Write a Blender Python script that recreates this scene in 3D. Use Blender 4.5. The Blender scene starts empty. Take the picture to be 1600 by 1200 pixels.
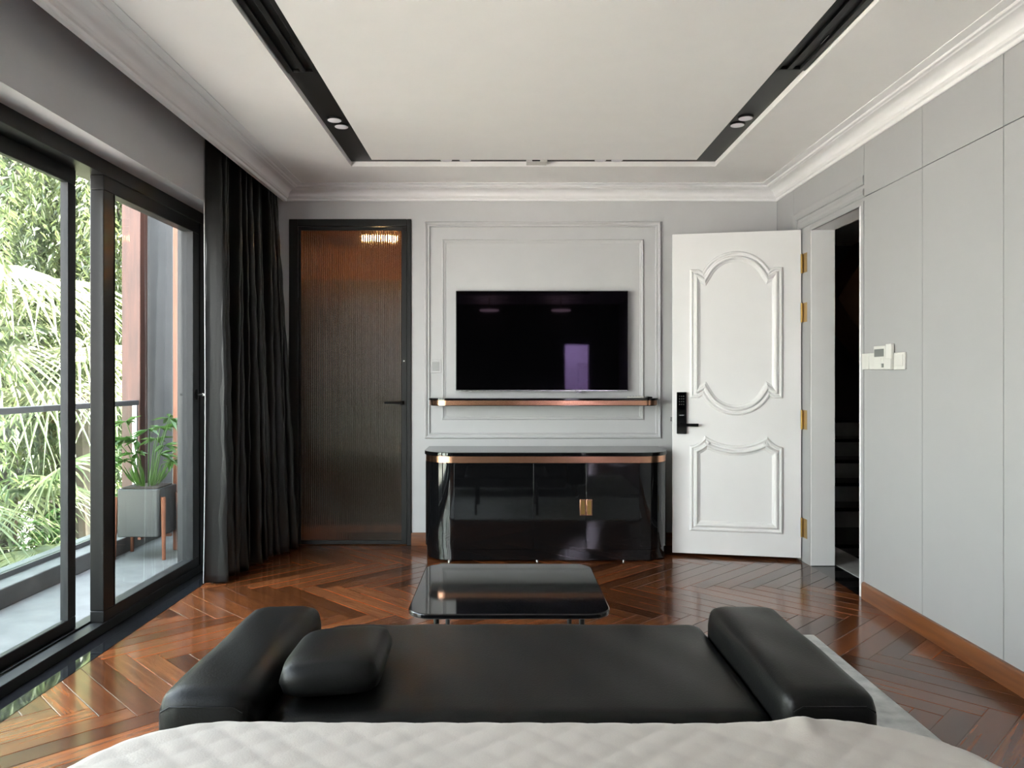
import bpy, bmesh, math, random
from math import sin, cos, pi, radians, sqrt
from mathutils import Vector, Matrix
random.seed(7)
scn = bpy.context.scene
COL = scn.collection

# ------------------------------------------------------------------ camera, sky, sun, exposure
EYE = 1.18
cam_d = bpy.data.cameras.new('camera'); cam = bpy.data.objects.new('camera', cam_d); COL.objects.link(cam)
cam.location = (0, 0, EYE); cam.rotation_euler = (radians(90), 0, 0)
cam_d.sensor_width = 36; cam_d.lens = 27.0; cam_d.clip_start = .05
cam_d.shift_x = 11/1600; cam_d.shift_y = -8/1600
scn.camera = cam

world = bpy.data.worlds.new('world'); scn.world = world; world.use_nodes = True
wn = world.node_tree; wn.nodes.clear()
w_out = wn.nodes.new('ShaderNodeOutputWorld'); w_bg = wn.nodes.new('ShaderNodeBackground')
w_geo = wn.nodes.new('ShaderNodeTexCoord'); w_sep = wn.nodes.new('ShaderNodeSeparateXYZ'); w_rmp = wn.nodes.new('ShaderNodeValToRGB')
wn.links.new(w_geo.outputs['Generated'], w_sep.inputs[0]); wn.links.new(w_sep.outputs['Z'], w_rmp.inputs[0])
w_rmp.color_ramp.elements[0].position = 0.0; w_rmp.color_ramp.elements[0].color = (1.0, .98, .94, 1)
w_rmp.color_ramp.elements[1].position = 0.8; w_rmp.color_ramp.elements[1].color = (.72, .84, 1.0, 1)
wn.links.new(w_rmp.outputs[0], w_bg.inputs['Color']); w_bg.inputs['Strength'].default_value = 1.1
wn.links.new(w_bg.outputs[0], w_out.inputs[0])

def add_light(name, kind, loc, energy, color=(1,1,1), **kw):
    d = bpy.data.lights.new(name, kind); d.energy = energy; d.color = color
    for k, v in kw.items(): setattr(d, k, v)
    o = bpy.data.objects.new(name, d); COL.objects.link(o); o.location = loc
    return o
sun = add_light('sun', 'SUN', (6, -3, 12), 8.5, (1.0, .94, .87), angle=radians(1.5))
sun.rotation_euler = Vector((-.66, -.28, -.80)).to_track_quat('-Z', 'Y').to_euler()
portal = add_light('window_portal', 'AREA', (-2.02, 2.4, 1.1), 1, shape='RECTANGLE', size=4.8, size_y=2.2)
portal.rotation_euler = Vector((1, 0, 0)).to_track_quat('-Z', 'Z').to_euler()
portal.data.cycles.is_portal = True

scn.view_settings.view_transform = 'Standard'; scn.view_settings.look = 'None'
scn.view_settings.gamma = 1; scn.view_settings.use_curve_mapping = False
scn.view_settings.exposure = 4.36
scn.cycles.use_denoising = True
scn.cycles.max_bounces = 14; scn.cycles.diffuse_bounces = 8; scn.cycles.glossy_bounces = 6
scn.cycles.transmission_bounces = 8; scn.cycles.transparent_max_bounces = 16
scn.cycles.caustics_reflective = False; scn.cycles.caustics_refractive = False
scn.cycles.sample_clamp_indirect = 6

# ------------------------------------------------------------------ materials
def mat(name, col, rough=.5, metal=0, noise=0.0, nscale=8, bump=0.0, bscale=60, stretch=(1,1,1), **kw):
    m = bpy.data.materials.new(name); m.use_nodes = True
    nt = m.node_tree; p = nt.nodes['Principled BSDF']
    p.inputs['Base Color'].default_value = (*col, 1); p.inputs['Roughness'].default_value = rough
    p.inputs['Metallic'].default_value = metal
    for k, v in kw.items():
        p.inputs[k.replace('_', ' ')].default_value = v
    tc = nt.nodes.new('ShaderNodeTexCoord'); mp = nt.nodes.new('ShaderNodeMapping'); mp.inputs['Scale'].default_value = stretch
    nt.links.new(tc.outputs['Object'], mp.inputs[0])
    if noise or not bump:
        n = nt.nodes.new('ShaderNodeTexNoise'); n.inputs['Scale'].default_value = nscale; n.inputs['Detail'].default_value = 5
        nt.links.new(mp.outputs[0], n.inputs['Vector'])
        r = nt.nodes.new('ShaderNodeValToRGB'); a = max(noise, .01)
        r.color_ramp.elements[0].position = .3; r.color_ramp.elements[1].position = .7
        r.color_ramp.elements[0].color = (*[c*(1-a) for c in col], 1); r.color_ramp.elements[1].color = (*[min(1, c*(1+a)) for c in col], 1)
        nt.links.new(n.outputs['Fac'], r.inputs[0]); nt.links.new(r.outputs[0], p.inputs['Base Color'])
    if bump:
        b = nt.nodes.new('ShaderNodeBump'); b.inputs['Strength'].default_value = bump; b.inputs['Distance'].default_value = .004
        n2 = nt.nodes.new('ShaderNodeTexNoise'); n2.inputs['Scale'].default_value = bscale; n2.inputs['Detail'].default_value = 4
        nt.links.new(mp.outputs[0], n2.inputs['Vector']); nt.links.new(n2.outputs['Fac'], b.inputs['Height']); nt.links.new(b.outputs[0], p.inputs['Normal'])
    return m

M = {}
M['wall'] = mat('grey_wall_paint', (.52, .515, .525), .55, noise=.015, bump=.04, bscale=200)
M['panel'] = mat('grey_panel_lacquer', (.365, .363, .370), .42, noise=.01)
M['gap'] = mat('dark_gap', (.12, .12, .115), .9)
M['ceiling'] = mat('ceiling_paint', (.87, .85, .84), .7, noise=.01, bump=.03, bscale=150)
M['white'] = mat('white_trim_paint', (.83, .815, .825), .4, noise=.01)
M['doorwhite'] = mat('white_door_lacquer', (.80, .785, .79), .35, noise=.01)
M['groove'] = mat('black_groove', (.012, .012, .012), .45)
M['blackmetal'] = mat('black_aluminium', (.016, .016, .016), .4, Specular_IOR_Level=.25)
M['greymetal'] = mat('dark_grey_aluminium', (.10, .10, .105), .4, metal=.4)
M['rubber'] = mat('window_gasket_rubber', (.018, .018, .019), .6, Specular_IOR_Level=.2)
M['granite'] = mat('black_polished_granite', (.010, .010, .011), .03, noise=.6, nscale=60)
M['marble_light'] = mat('pale_marble', (.40, .40, .40), .08, noise=.2, nscale=5)
M['lacquer'] = mat('black_gloss_lacquer', (.004, .004, .0045), .045)
M['copper'] = mat('rose_copper', (.62, .33, .21), .22, metal=1, noise=.08, nscale=3)
M['leather'] = mat('black_leather', (.004, .004, .004), .38, bump=.14, bscale=220, Specular_IOR_Level=.2)
M['steel'] = mat('brushed_steel', (.6, .6, .6), .25, metal=1)
M['brass'] = mat('brass', (.42, .28, .10), .35, metal=1)
M['screen'] = mat('tv_screen', (.0008, .0008, .001), .03, Specular_IOR_Level=.22, Specular_Tint=(.75, .55, 1, 1))
M['plastic'] = mat('white_plastic', (.64, .63, .60), .4)
M['plasticgrey'] = mat('grey_display', (.16, .17, .16), .2)
M['rug'] = mat('grey_rug_wool', (.40, .40, .39), .95, noise=.25, nscale=14, bump=.8, bscale=150)
M['quilt'] = mat('cream_quilt_cotton', (.37, .332, .30), .6, noise=.03, nscale=5, bump=.12, bscale=260, Sheen_Weight=.2)
M['mattress'] = mat('mattress_cloth', (.5, .46, .4), .8, bump=.1)
M['bedbase'] = mat('bed_base_upholstery', (.03, .028, .026), .6, bump=.2)
M['concrete'] = mat('grey_concrete', (.095, .093, .09), .7, noise=.2, nscale=6, bump=.2, bscale=40)
M['timber_orange'] = mat('orange_timber', (.13, .035, .010), .5, noise=.2, stretch=(4,4,.4))
M['endwall'] = mat('dark_grey_render', (.045, .045, .047), .7, noise=.15, nscale=4)
M['timber'] = mat('red_timber', (.055, .018, .010), .5, noise=.3, nscale=7, stretch=(4,4,.4))
M['pot'] = mat('grey_planter', (.02, .02, .02), .5, noise=.15)
M['potwood'] = mat('planter_wood', (.14, .045, .02), .45, noise=.2)
M['soil'] = mat('soil', (.03, .02, .015), .95, bump=.5)
M['closet'] = mat('closet_walnut', (.24, .10, .035), .4, noise=.2, nscale=5, stretch=(3,3,.3))
M['closetgrey'] = mat('closet_grey_panel', (.05, .047, .048), .5)
M['rearwall'] = mat('dark_rear_wall', (.035, .033, .032), .6)
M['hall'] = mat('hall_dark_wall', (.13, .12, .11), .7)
M['hallbrown'] = mat('hall_stair_soffit', (.45, .24, .12), .6)
M['ground'] = mat('garden_ground', (.42, .37, .345), .95, noise=.2, nscale=2)
M['bark'] = mat('bark', (.035, .028, .02), .9, noise=.3, bump=.6, bscale=20)

def wood(name, c1, c2, rough, attr=True, scale=(2.2, 30, 1)):
    m = bpy.data.materials.new(name); m.use_nodes = True; nt = m.node_tree; p = nt.nodes['Principled BSDF']
    uv = nt.nodes.new('ShaderNodeUVMap') if attr else nt.nodes.new('ShaderNodeTexCoord')
    mp = nt.nodes.new('ShaderNodeMapping'); mp.inputs['Scale'].default_value = scale
    nt.links.new(uv.outputs['UV' if attr else 'Object'], mp.inputs[0])
    n = nt.nodes.new('ShaderNodeTexNoise'); n.inputs['Scale'].default_value = 1.6; n.inputs['Detail'].default_value = 6; n.inputs['Distortion'].default_value = .25
    nt.links.new(mp.outputs[0], n.inputs['Vector'])
    r = nt.nodes.new('ShaderNodeValToRGB'); r.color_ramp.elements[0].position = .32; r.color_ramp.elements[1].position = .72
    r.color_ramp.elements[0].color = (*c1, 1); r.color_ramp.elements[1].color = (*c2, 1)
    nt.links.new(n.outputs['Fac'], r.inputs[0])
    src = r.outputs[0]
    if attr:
        a = nt.nodes.new('ShaderNodeAttribute'); a.attribute_name = 'tone'
        mr = nt.nodes.new('ShaderNodeMapRange'); mr.inputs['To Min'].default_value = .45; mr.inputs['To Max'].default_value = 1.9
        nt.links.new(a.outputs['Fac'], mr.inputs['Value'])
        mx = nt.nodes.new('ShaderNodeMix'); mx.data_type = 'RGBA'; mx.blend_type = 'MULTIPLY'; mx.inputs['Factor'].default_value = 1
        nt.links.new(src, mx.inputs['A']); nt.links.new(mr.outputs[0], mx.inputs['B']); src = mx.outputs['Result']
    nt.links.new(src, p.inputs['Base Color'])
    p.inputs['Roughness'].default_value = rough; p.inputs['Coat Weight'].default_value = .3; p.inputs['Coat Roughness'].default_value = .12
    b = nt.nodes.new('ShaderNodeBump'); b.inputs['Strength'].default_value = .06; b.inputs['Distance'].default_value = .002
    nt.links.new(n.outputs['Fac'], b.inputs['Height']); nt.links.new(b.outputs[0], p.inputs['Normal'])
    return m
M['parquet'] = wood('merbau_parquet', (.052, .0155, .006), (.145, .043, .012), .17)
M['skirting'] = wood('merbau_skirting', (.11, .032, .009), (.20, .068, .018), .3, attr=False, scale=(3, 1.2, 22))

def glass(name, col=(1,1,1), rough=0.0, tint_only=False):
    m = bpy.data.materials.new(name); m.use_nodes = True; nt = m.node_tree; nt.nodes.clear()
    out = nt.nodes.new('ShaderNodeOutputMaterial'); mix = nt.nodes.new('ShaderNodeMixShader')
    tr = nt.nodes.new('ShaderNodeBsdfTransparent'); gl = nt.nodes.new('ShaderNodeBsdfGlossy'); fr = nt.nodes.new('ShaderNodeFresnel')
    tc = nt.nodes.new('ShaderNodeTexCoord'); no = nt.nodes.new('ShaderNodeTexNoise'); no.inputs['Scale'].default_value = 1.5
    rp = nt.nodes.new('ShaderNodeValToRGB'); rp.color_ramp.elements[0].color = (*[c*.97 for c in col], 1); rp.color_ramp.elements[1].color = (*col, 1)
    nt.links.new(tc.outputs['Object'], no.inputs['Vector']); nt.links.new(no.outputs['Fac'], rp.inputs[0]); nt.links.new(rp.outputs[0], tr.inputs['Color'])
    gl.inputs['Roughness'].default_value = rough; fr.inputs['IOR'].default_value = 1.5
    ge = nt.nodes.new('ShaderNodeNewGeometry'); mu = nt.nodes.new('ShaderNodeMath'); mu.operation = 'MULTIPLY'; iv = nt.nodes.new('ShaderNodeMath'); iv.operation = 'SUBTRACT'; iv.inputs[0].default_value = 1
    nt.links.new(ge.outputs['Backfacing'], iv.inputs[1]); nt.links.new(iv.outputs[0], mu.inputs[0]); nt.links.new(fr.outputs[0], mu.inputs[1])
    nt.links.new(mu.outputs[0], mix.inputs[0]); nt.links.new(tr.outputs[0], mix.inputs[1]); nt.links.new(gl.outputs[0], mix.inputs[2])
    nt.links.new(mix.outputs[0], out.inputs[0]); return m
M['glass'] = glass('clear_glass', (.93, .95, .94))
M['glass_rail'] = glass('railing_glass', (.88, .93, .90))

def reeded():
    m = bpy.data.materials.new('bronze_reeded_glass'); m.use_nodes = True; nt = m.node_tree; p = nt.nodes['Principled BSDF']
    p.inputs['Transmission Weight'].default_value = .9; p.inputs['Roughness'].default_value = .10; p.inputs['IOR'].default_value = 1.45
    tc = nt.nodes.new('ShaderNodeTexCoord'); n = nt.nodes.new('ShaderNodeTexNoise'); n.inputs['Scale'].default_value = 26; n.inputs['Detail'].default_value = 4
    r = nt.nodes.new('ShaderNodeValToRGB'); r.color_ramp.elements[0].color = (.16, .12, .09, 1); r.color_ramp.elements[1].color = (.30, .235, .175, 1)
    nt.links.new(tc.outputs['Object'], n.inputs['Vector']); nt.links.new(n.outputs['Fac'], r.inputs[0]); nt.links.new(r.outputs[0], p.inputs['Base Color'])
    b = nt.nodes.new('ShaderNodeBump'); b.inputs['Strength'].default_value = .15; b.inputs['Distance'].default_value = .003
    nt.links.new(n.outputs['Fac'], b.inputs['Height']); nt.links.new(b.outputs[0], p.inputs['Normal'])
    return m
M['reeded'] = reeded()

def emis(name, col, strength):
    m = mat(name, (.8, .8, .8), .4); p = m.node_tree.nodes['Principled BSDF']
    p.inputs['Emission Color'].default_value = (*col, 1); p.inputs['Emission Strength'].default_value = strength; return m
M['warmlamp'] = emis('warm_lamp_lens', (1, .58, .23), 120)
M['spotlens'] = mat('frosted_lens', (.80, .77, .82), .5)
M['globeglass'] = emis('warm_globe_glass', (1, .85, .65), .2)
M['coollamp'] = emis('cool_lamp_lens', (.85, .8, 1), 5)

def satin():
    m = mat('charcoal_satin_curtain', (.008, .008, .008), .30, noise=.2, nscale=30, stretch=(1,1,.05), bump=.2, bscale=25, Sheen_Weight=.15, Sheen_Roughness=.3)
    p = m.node_tree.nodes['Principled BSDF']; p.inputs['Specular IOR Level'].default_value = .42; return m
M['curtain'] = satin()
M['hem'] = mat('pale_curtain_lining', (.30, .30, .30), .5)

def leafmat(name, c1, c2, trans=.45):
    m = bpy.data.materials.new(name); m.use_nodes = True; nt = m.node_tree; nt.nodes.clear()
    out = nt.nodes.new('ShaderNodeOutputMaterial'); mix = nt.nodes.new('ShaderNodeMixShader'); mix.inputs[0].default_value = trans
    d = nt.nodes.new('ShaderNodeBsdfPrincipled'); t = nt.nodes.new('ShaderNodeBsdfTranslucent'); d.inputs['Roughness'].default_value = .45
    tc = nt.nodes.new('ShaderNodeTexCoord'); n = nt.nodes.new('ShaderNodeTexNoise'); n.inputs['Scale'].default_value = 2.2; n.inputs['Detail'].default_value = 6
    r = nt.nodes.new('ShaderNodeValToRGB'); r.color_ramp.elements[0].position = .35; r.color_ramp.elements[1].position = .68
    r.color_ramp.elements[0].color = (*c1, 1); r.color_ramp.elements[1].color = (*c2, 1)
    nt.links.new(tc.outputs['Object'], n.inputs['Vector']); nt.links.new(n.outputs['Fac'], r.inputs[0])
    nt.links.new(r.outputs[0], d.inputs['Base Color']); nt.links.new(r.outputs[0], t.inputs['Color'])
    nt.links.new(d.outputs[0], mix.inputs[1]); nt.links.new(t.outputs[0], mix.inputs[2]); nt.links.new(mix.outputs[0], out.inputs[0]); return m
M['leaf'] = leafmat('weeping_leaves', (.016, .030, .010), (.10, .125, .045))
M['palm'] = leafmat('palm_leaves', (.045, .07, .025), (.21, .225, .12))
M['shrubleaf'] = leafmat('shrub_leaves', (.015, .045, .010), (.06, .12, .03))
M['potleaf'] = leafmat('pot_plant_leaves', (.03, .08, .015), (.09, .17, .035))

# ------------------------------------------------------------------ mesh helpers
def box(bm, x0, x1, y0, y1, z0, z1):
    v = [bm.verts.new(c) for c in ((x0,y0,z0),(x1,y0,z0),(x1,y1,z0),(x0,y1,z0),(x0,y0,z1),(x1,y0,z1),(x1,y1,z1),(x0,y1,z1))]
    for f in ((0,3,2,1),(4,5,6,7),(0,1,5,4),(1,2,6,5),(2,3,7,6),(3,0,4,7)): bm.faces.new([v[i] for i in f])
def prism(bm, pts, z0, z1, fn=None):
    fn = fn or (lambda u, v, w: (u, v, w))
    a = [bm.verts.new(fn(x, y, z0)) for x, y in pts]; b = [bm.verts.new(fn(x, y, z1)) for x, y in pts]
    n = len(pts); bm.faces.new(list(reversed(a))); bm.faces.new(b)
    for i in range(n): bm.faces.new((a[i], a[(i+1)%n], b[(i+1)%n], b[i]))
def rrect(x0, x1, y0, y1, r, seg=8, corners=(1,1,1,1)):
    pts = []
    for k, (cx, cy, a0) in enumerate(((x1-r, y0+r, -90), (x1-r, y1-r, 0), (x0+r, y1-r, 90), (x0+r, y0+r, 180))):
        if corners[k]:
            for s in range(seg+1):
                a = radians(a0+90*s/seg); pts.append((cx+r*cos(a), cy+r*sin(a)))
        else:
            pts.append(((x1,y0),(x1,y1),(x0,y1),(x0,y0))[k])
    return pts
def tube(bm, pts, rad, seg=10, cap=True):
    pts = [Vector(p) for p in pts]; rads = rad if isinstance(rad, (list, tuple)) else [rad]*len(pts); rings = []
    prev = None
    for i, p in enumerate(pts):
        t = (pts[min(i+1, len(pts)-1)]-pts[max(i-1, 0)]).normalized()
        if prev is None:
            a = t.orthogonal().normalized()
        else:
            a = (prev-t*prev.dot(t)).normalized()
        prev = a; b = t.cross(a)
        rings.append([bm.verts.new(p+(a*cos(2*pi*k/seg)+b*sin(2*pi*k/seg))*rads[i]) for k in range(seg)])
    for r0, r1 in zip(rings, rings[1:]):
        for k in range(seg): bm.faces.new((r0[k], r0[(k+1)%seg], r1[(k+1)%seg], r1[k]))
    if cap: bm.faces.new(list(reversed(rings[0]))); bm.faces.new(rings[-1])
def lathe(bm, prof, cx, cy, seg=28):
    rings = [[bm.verts.new((cx+r*cos(2*pi*k/seg), cy+r*sin(2*pi*k/seg), z)) for k in range(seg)] for r, z in prof]
    for a, b in zip(rings, rings[1:]):
        for k in range(seg): bm.faces.new((a[k], a[(k+1)%seg], b[(k+1)%seg], b[k]))
    bm.faces.new(list(reversed(rings[0]))); bm.faces.new(rings[-1])
def sweep(bm, path, prof, fn, closed=True, caps=True):
    """moulding: profile (inward offset, height) mitred round a counter-clockwise planar path; fn(u,v,h)->xyz"""
    n = len(path); rows = []
    def nrm(a, b):
        d = Vector((b[0]-a[0], b[1]-a[1])).normalized(); return Vector((-d.y, d.x))
    for i in range(n):
        p = Vector(path[i])
        if closed or 0 < i < n-1:
            n1 = nrm(path[i-1], path[i]); n2 = nrm(path[i], path[(i+1)%n]); m = (n1+n2)/(1+n1.dot(n2))
        elif i == 0: m = nrm(path[0], path[1])
        else: m = nrm(path[-2], path[-1])
        rows.append([bm.verts.new(fn(*(p+m*o), h)) for o, h in prof])
    for i in range(n if closed else n-1):
        a, b = rows[i], rows[(i+1)%n]
        for k in range(len(prof)-1): bm.faces.new((a[k], b[k], b[k+1], a[k+1]))
    if not closed and caps:
        bm.faces.new(rows[0]); bm.faces.new(list(reversed(rows[-1])))
def build(name, bm, m, parent=None, bevel=0, seg=2, smooth=True, loc=None, recalc=True, angle=35):
    if recalc: bmesh.ops.recalc_face_normals(bm, faces=bm.faces[:])
    me = bpy.data.meshes.new(name); bm.to_mesh(me); bm.free()
    me.materials.append(m if not isinstance(m, str) else M[m])
    if smooth:
        me.polygons.foreach_set('use_smooth', [True]*len(me.polygons)); me.set_sharp_from_angle(angle=radians(angle))
    o = bpy.data.objects.new(name, me); COL.objects.link(o)
    if parent is not None:
        o.parent = parent; 
        o.location = -parent.location if loc is None else loc     # mesh built in world coordinates
        if loc is None and any(parent.rotation_euler): o.location = (0, 0, 0)
    elif loc is not None: o.location = loc
    if bevel:
        b = o.modifiers.new('bevel', 'BEVEL'); b.width = bevel; b.segments = seg; b.limit_method = 'ANGLE'; b.angle_limit = radians(40); b.harden_normals = False
    return o
def subpart(name, bm, m, part, thing, **kw):
    """sub-part of a part whose meshes are written in world coordinates"""
    o = build(name, bm, m, None, **kw); o.parent = part; o.location = (0, 0, 0); return o
def B(*boxes):
    bm = bmesh.new()
    for b in boxes: box(bm, *b)
    return bm
def P(pts, z0, z1, fn=None):
    bm = bmesh.new(); prism(bm, pts, z0, z1, fn); return bm
def tag(o, label=None, cat=None, group=None, kind=None):
    if label: o['label'] = label
    if cat: o['category'] = cat
    if group: o['group'] = group
    if kind: o['kind'] = kind
    return o
def struct(o): o['kind'] = 'structure'; return o
def thing(name, label, cat, loc=(0,0,0), group=None, rz=0):
    o = bpy.data.objects.new(name, None); COL.objects.link(o); o.location = loc; o.rotation_euler = (0, 0, rz); o.empty_display_size = .1
    return tag(o, label, cat, group)
def copy_tree(o, parent=None):
    c = o.copy(); COL.objects.link(c)
    if parent is not None: c.parent = parent
    for ch in list(o.children): copy_tree(ch, c)
    return c

XL, XR, YB, YF, ZC = -1.73, 1.93, 5.45, -2.2, 2.535
XC = -1.555                      # face the left cornice hangs on; curtain pocket behind it

# ------------------------------------------------------------------ floor: real herringbone planks
def make_floor():
    L, W, g, bv, dz = .77, .095, .0006, .0022, .0010
    c45 = sqrt(.5); verts = []; faces = []; tones = []; uvs = []
    ox, oy = 0.05, 4.32
    rng = random.Random(3)
    for i in range(-75, 76):
        for j in range(-14, 15):
            bx, by = i*W+j*L, i*W-j*L
            for (x0, x1, y0, y1, hor) in ((bx, bx+L, by, by+W, 1), (bx, bx+W, by+W, by+W+L, 0)):
                def tr(x, y): return ((x+y)*c45+ox, (y-x)*c45+oy)
                cx, cy = tr((x0+x1)/2, (y0+y1)/2)
                if not (XL-.5 < cx < XR+.5 and YF-.5 < cy < YB+.5): continue
                t = rng.random(); b0 = len(verts); sh = rng.random()*20
                x0 += g; x1 -= g; y0 += g; y1 -= g
                for (ins, z) in ((0, -dz), (bv, 0)):
                    for (x, y) in ((x0+ins, y0+ins), (x1-ins, y0+ins), (x1-ins, y1-ins), (x0+ins, y1-ins)):
                        X, Y = tr(x, y)
                        verts.append((X, Y, z))
                        u, v = ((x-x0), (y-y0)) if hor else ((y-y0), (x-x0))
                        uvs.append((u+sh, v+sh))
                fs = [(b0+4, b0+5, b0+6, b0+7)]+[(b0+k, b0+(k+1)%4, b0+4+(k+1)%4, b0+4+k) for k in range(4)]
                for f in fs: faces.append(f); tones.append(t)
    nplank = len(verts)
    b0 = len(verts)
    for p in ((XL, YF, -.0012), (XR, YF, -.0012), (XR, YB, -.0012), (XL, YB, -.0012), (XL, YF, -.05), (XR, YF, -.05), (XR, YB, -.05), (XL, YB, -.05)):
        verts.append(p); uvs.append((0, 0))
    for f in ((0,1,2,3),(7,6,5,4),(0,4,5,1),(1,5,6,2),(2,6,7,3),(3,7,4,0)): faces.append(tuple(b0+k for k in f)); tones.append(0)
    me = bpy.data.meshes.new('floor'); me.from_pydata(verts, [], faces); me.materials.append(M['parquet'])
    a = me.attributes.new('tone', 'FLOAT', 'FACE'); a.data.foreach_set('value', tones)
    ul = me.uv_layers.new(name='UVMap')
    for lp in me.loops: ul.data[lp.index].uv = uvs[lp.vertex_index]
    bm = bmesh.new(); bm.from_mesh(me)
    for co, no in (((XL, 0, 0), (-1, 0, 0)), ((XR, 0, 0), (1, 0, 0)), ((0, YF, 0), (0, -1, 0)), ((0, YB, 0), (0, 1, 0))):
        bmesh.ops.bisect_plane(bm, geom=bm.verts[:]+bm.edges[:]+bm.faces[:], plane_co=co, plane_no=no, clear_outer=True)
    bm.to_mesh(me); bm.free()
    o = bpy.data.objects.new('floor', me); COL.objects.link(o); return struct(o)
make_floor()

# ------------------------------------------------------------------ walls
WY0, WY1, WZ = -.05, 4.80, 2.20           # sliding window opening
struct(build('wall_left', B((-2.0, XL, WY1, 5.60, -.05, 2.66), (-2.0, XL, YF-.15, WY0, -.05, 2.66), (-2.0, XL, WY0, WY1, WZ, 2.66)), 'wall'))
DX0, DX1, DZ = -1.53, -.664, 2.312        # black glass door opening
struct(build('wall_back', B((XL, DX0, YB, YB+.15, 0, 2.62), (DX1, XR, YB, YB+.15, 0, 2.62), (DX0, DX1, YB, YB+.15, DZ, 2.62)), 'wall'))
OY0, OY1, OZ = 4.173, 4.845, 2.118        # opening in the right wall
def wall_right():
    g = .0018
    ys = [YF, -1.087, -.507, .073, .653, 1.233, 1.813, 2.393, 2.973, 3.552, 4.128]
    bx = []
    for a, b in zip(ys, ys[1:]):
        bx.append((XR, XR+.014, a+g, b-g, 0, 2.157-g)); bx.append((XR, XR+.014, a+g, b-g, 2.157+g, 2.62))
    bx.append((XR, XR+.014, 4.128+g, 5.135-g, 2.275+g, 2.62)); bx.append((XR, XR+.014, 5.135+g, YB-.004, 0, 2.62))
    o = build('wall_right', B(*bx), 'panel'); struct(o)
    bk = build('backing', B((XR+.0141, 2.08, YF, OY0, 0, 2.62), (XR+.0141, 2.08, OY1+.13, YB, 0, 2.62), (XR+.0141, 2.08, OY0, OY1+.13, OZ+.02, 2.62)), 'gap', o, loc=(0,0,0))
wall_right()
RX0, RX1, RZ = 1.02, 1.42, 1.76
struct(build('wall_front', B((XL, RX0, YF-.15, YF, 0, 2.62), (RX1, 2.08, YF-.15, YF, 0, 2.62), (RX0, RX1, YF-.15, YF, RZ, 2.62)), 'rearwall'))

# ceiling with black recessed track
GX0, GX1, GY0, GY1 = -.98, 1.341, -1.6, 4.90
HX0, HX1, HY0, HY1 = -.824, 1.186, -1.45, 4.75
struct(build('ceiling', B((XC-.015, GX0, YF, YB, ZC, 2.60), (GX1, XR+.15, YF, YB, ZC, 2.60), (GX0, GX1, GY1, YB, ZC, 2.60), (GX0, GX1, YF, GY0, ZC, 2.60),
      (HX0, HX1, HY0, HY1, ZC, 2.60), (-2.0, 4.6, YF-.15, 8.4, 2.62, 2.80)), 'ceiling'))
struct(build('trim_2', B((GX0, HX0, GY0, GY1, 2.567, 2.6), (HX1, GX1, GY0, GY1, 2.567, 2.6), (HX0, HX1, HY1, GY1, 2.567, 2.6), (HX0, HX1, GY0, HY0, 2.567, 2.6)), 'groove'))
# fascia that carries the left cornice in front of the curtain pocket
struct(build('trim_3', B((XC-.018, XC, YF, YB, 2.44, ZC)), 'white'))
# cornice: closed mitred loop
corn = [(0, -.095), (.006, -.095), (.010, -.090), (.010, -.078), (.020, -.074), (.024, -.068)]
for s in range(9):
    a = radians(90*s/8); corn.append((.028+.062*(1-cos(a)), -.064+.040*sin(a)))
corn += [(.096, -.020), (.108, -.019), (.113, -.014), (.113, -.010), (.128, -.009), (.138, -.006), (.150, -.004), (.150, 0)]
bm = bmesh.new()
sweep(bm, [(XC, YF), (XR, YF), (XR, YB), (XC, YB)], corn, lambda u, v, h: (u, v, ZC+h))
struct(build('trim_1', bm, 'white', angle=25))
# wooden skirting
sk = [(0, 0), (.015, 0), (.015, .078), (.010, .088), (0, .090)]
bm = bmesh.new(); sweep(bm, [(XR, YF), (XR, 4.128)], sk, lambda u, v, h: (u, v, h), closed=False)
struct(build('baseboard_right', bm, 'skirting'))
bm = bmesh.new(); sweep(bm, [(1.93, YB), (DX1, YB)], sk, lambda u, v, h: (u, v, h), closed=False)
struct(build('baseboard_back', bm, 'skirting'))
bm = bmesh.new(); sweep(bm, [(DX0, YB), (XL, YB)], sk, lambda u, v, h: (u, v, h), closed=False)
struct(build('baseboard_left', bm, 'skirting'))
# wall panel mouldings on back wall
mp1 = [(0, 0), (.002, .010), (.008, .016), (.016, .014), (.020, .008), (.027, .007), (.031, .010), (.036, .009), (.040, 0)]
mp1 = [(o, h*1.3) for o, h in mp1]
mp2 = [(0, 0), (.002, .008), (.007, .012), (.013, .010), (.017, .005), (.024, .004), (.030, 0)]
for k, (a, b, c, d, pr) in enumerate(((-.570, 1.107, .757, 2.296, mp1), (-.447, .984, .889, 2.171, mp2))):
    bm = bmesh.new(); sweep(bm, [(a, c), (b, c), (b, d), (a, d)], pr, lambda u, v, h: (u, YB-h, v))
    struct(build('trim_%d' % (4+k), bm, 'wall', angle=20))

# door casing on right wall and jamb
cas = [(0, 0), (0, .022), (-.008, .026), (-.018, .024), (-.022, .012), (-.040, .010), (-.044, .020), (-.056, .030), (-.072, .032), (-.084, .026),
       (-.088, .014), (-.106, .012), (-.110, .026), (-.124, .030), (-.148, .032), (-.157, .026), (-.157, 0)]
bm = bmesh.new()
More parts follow.
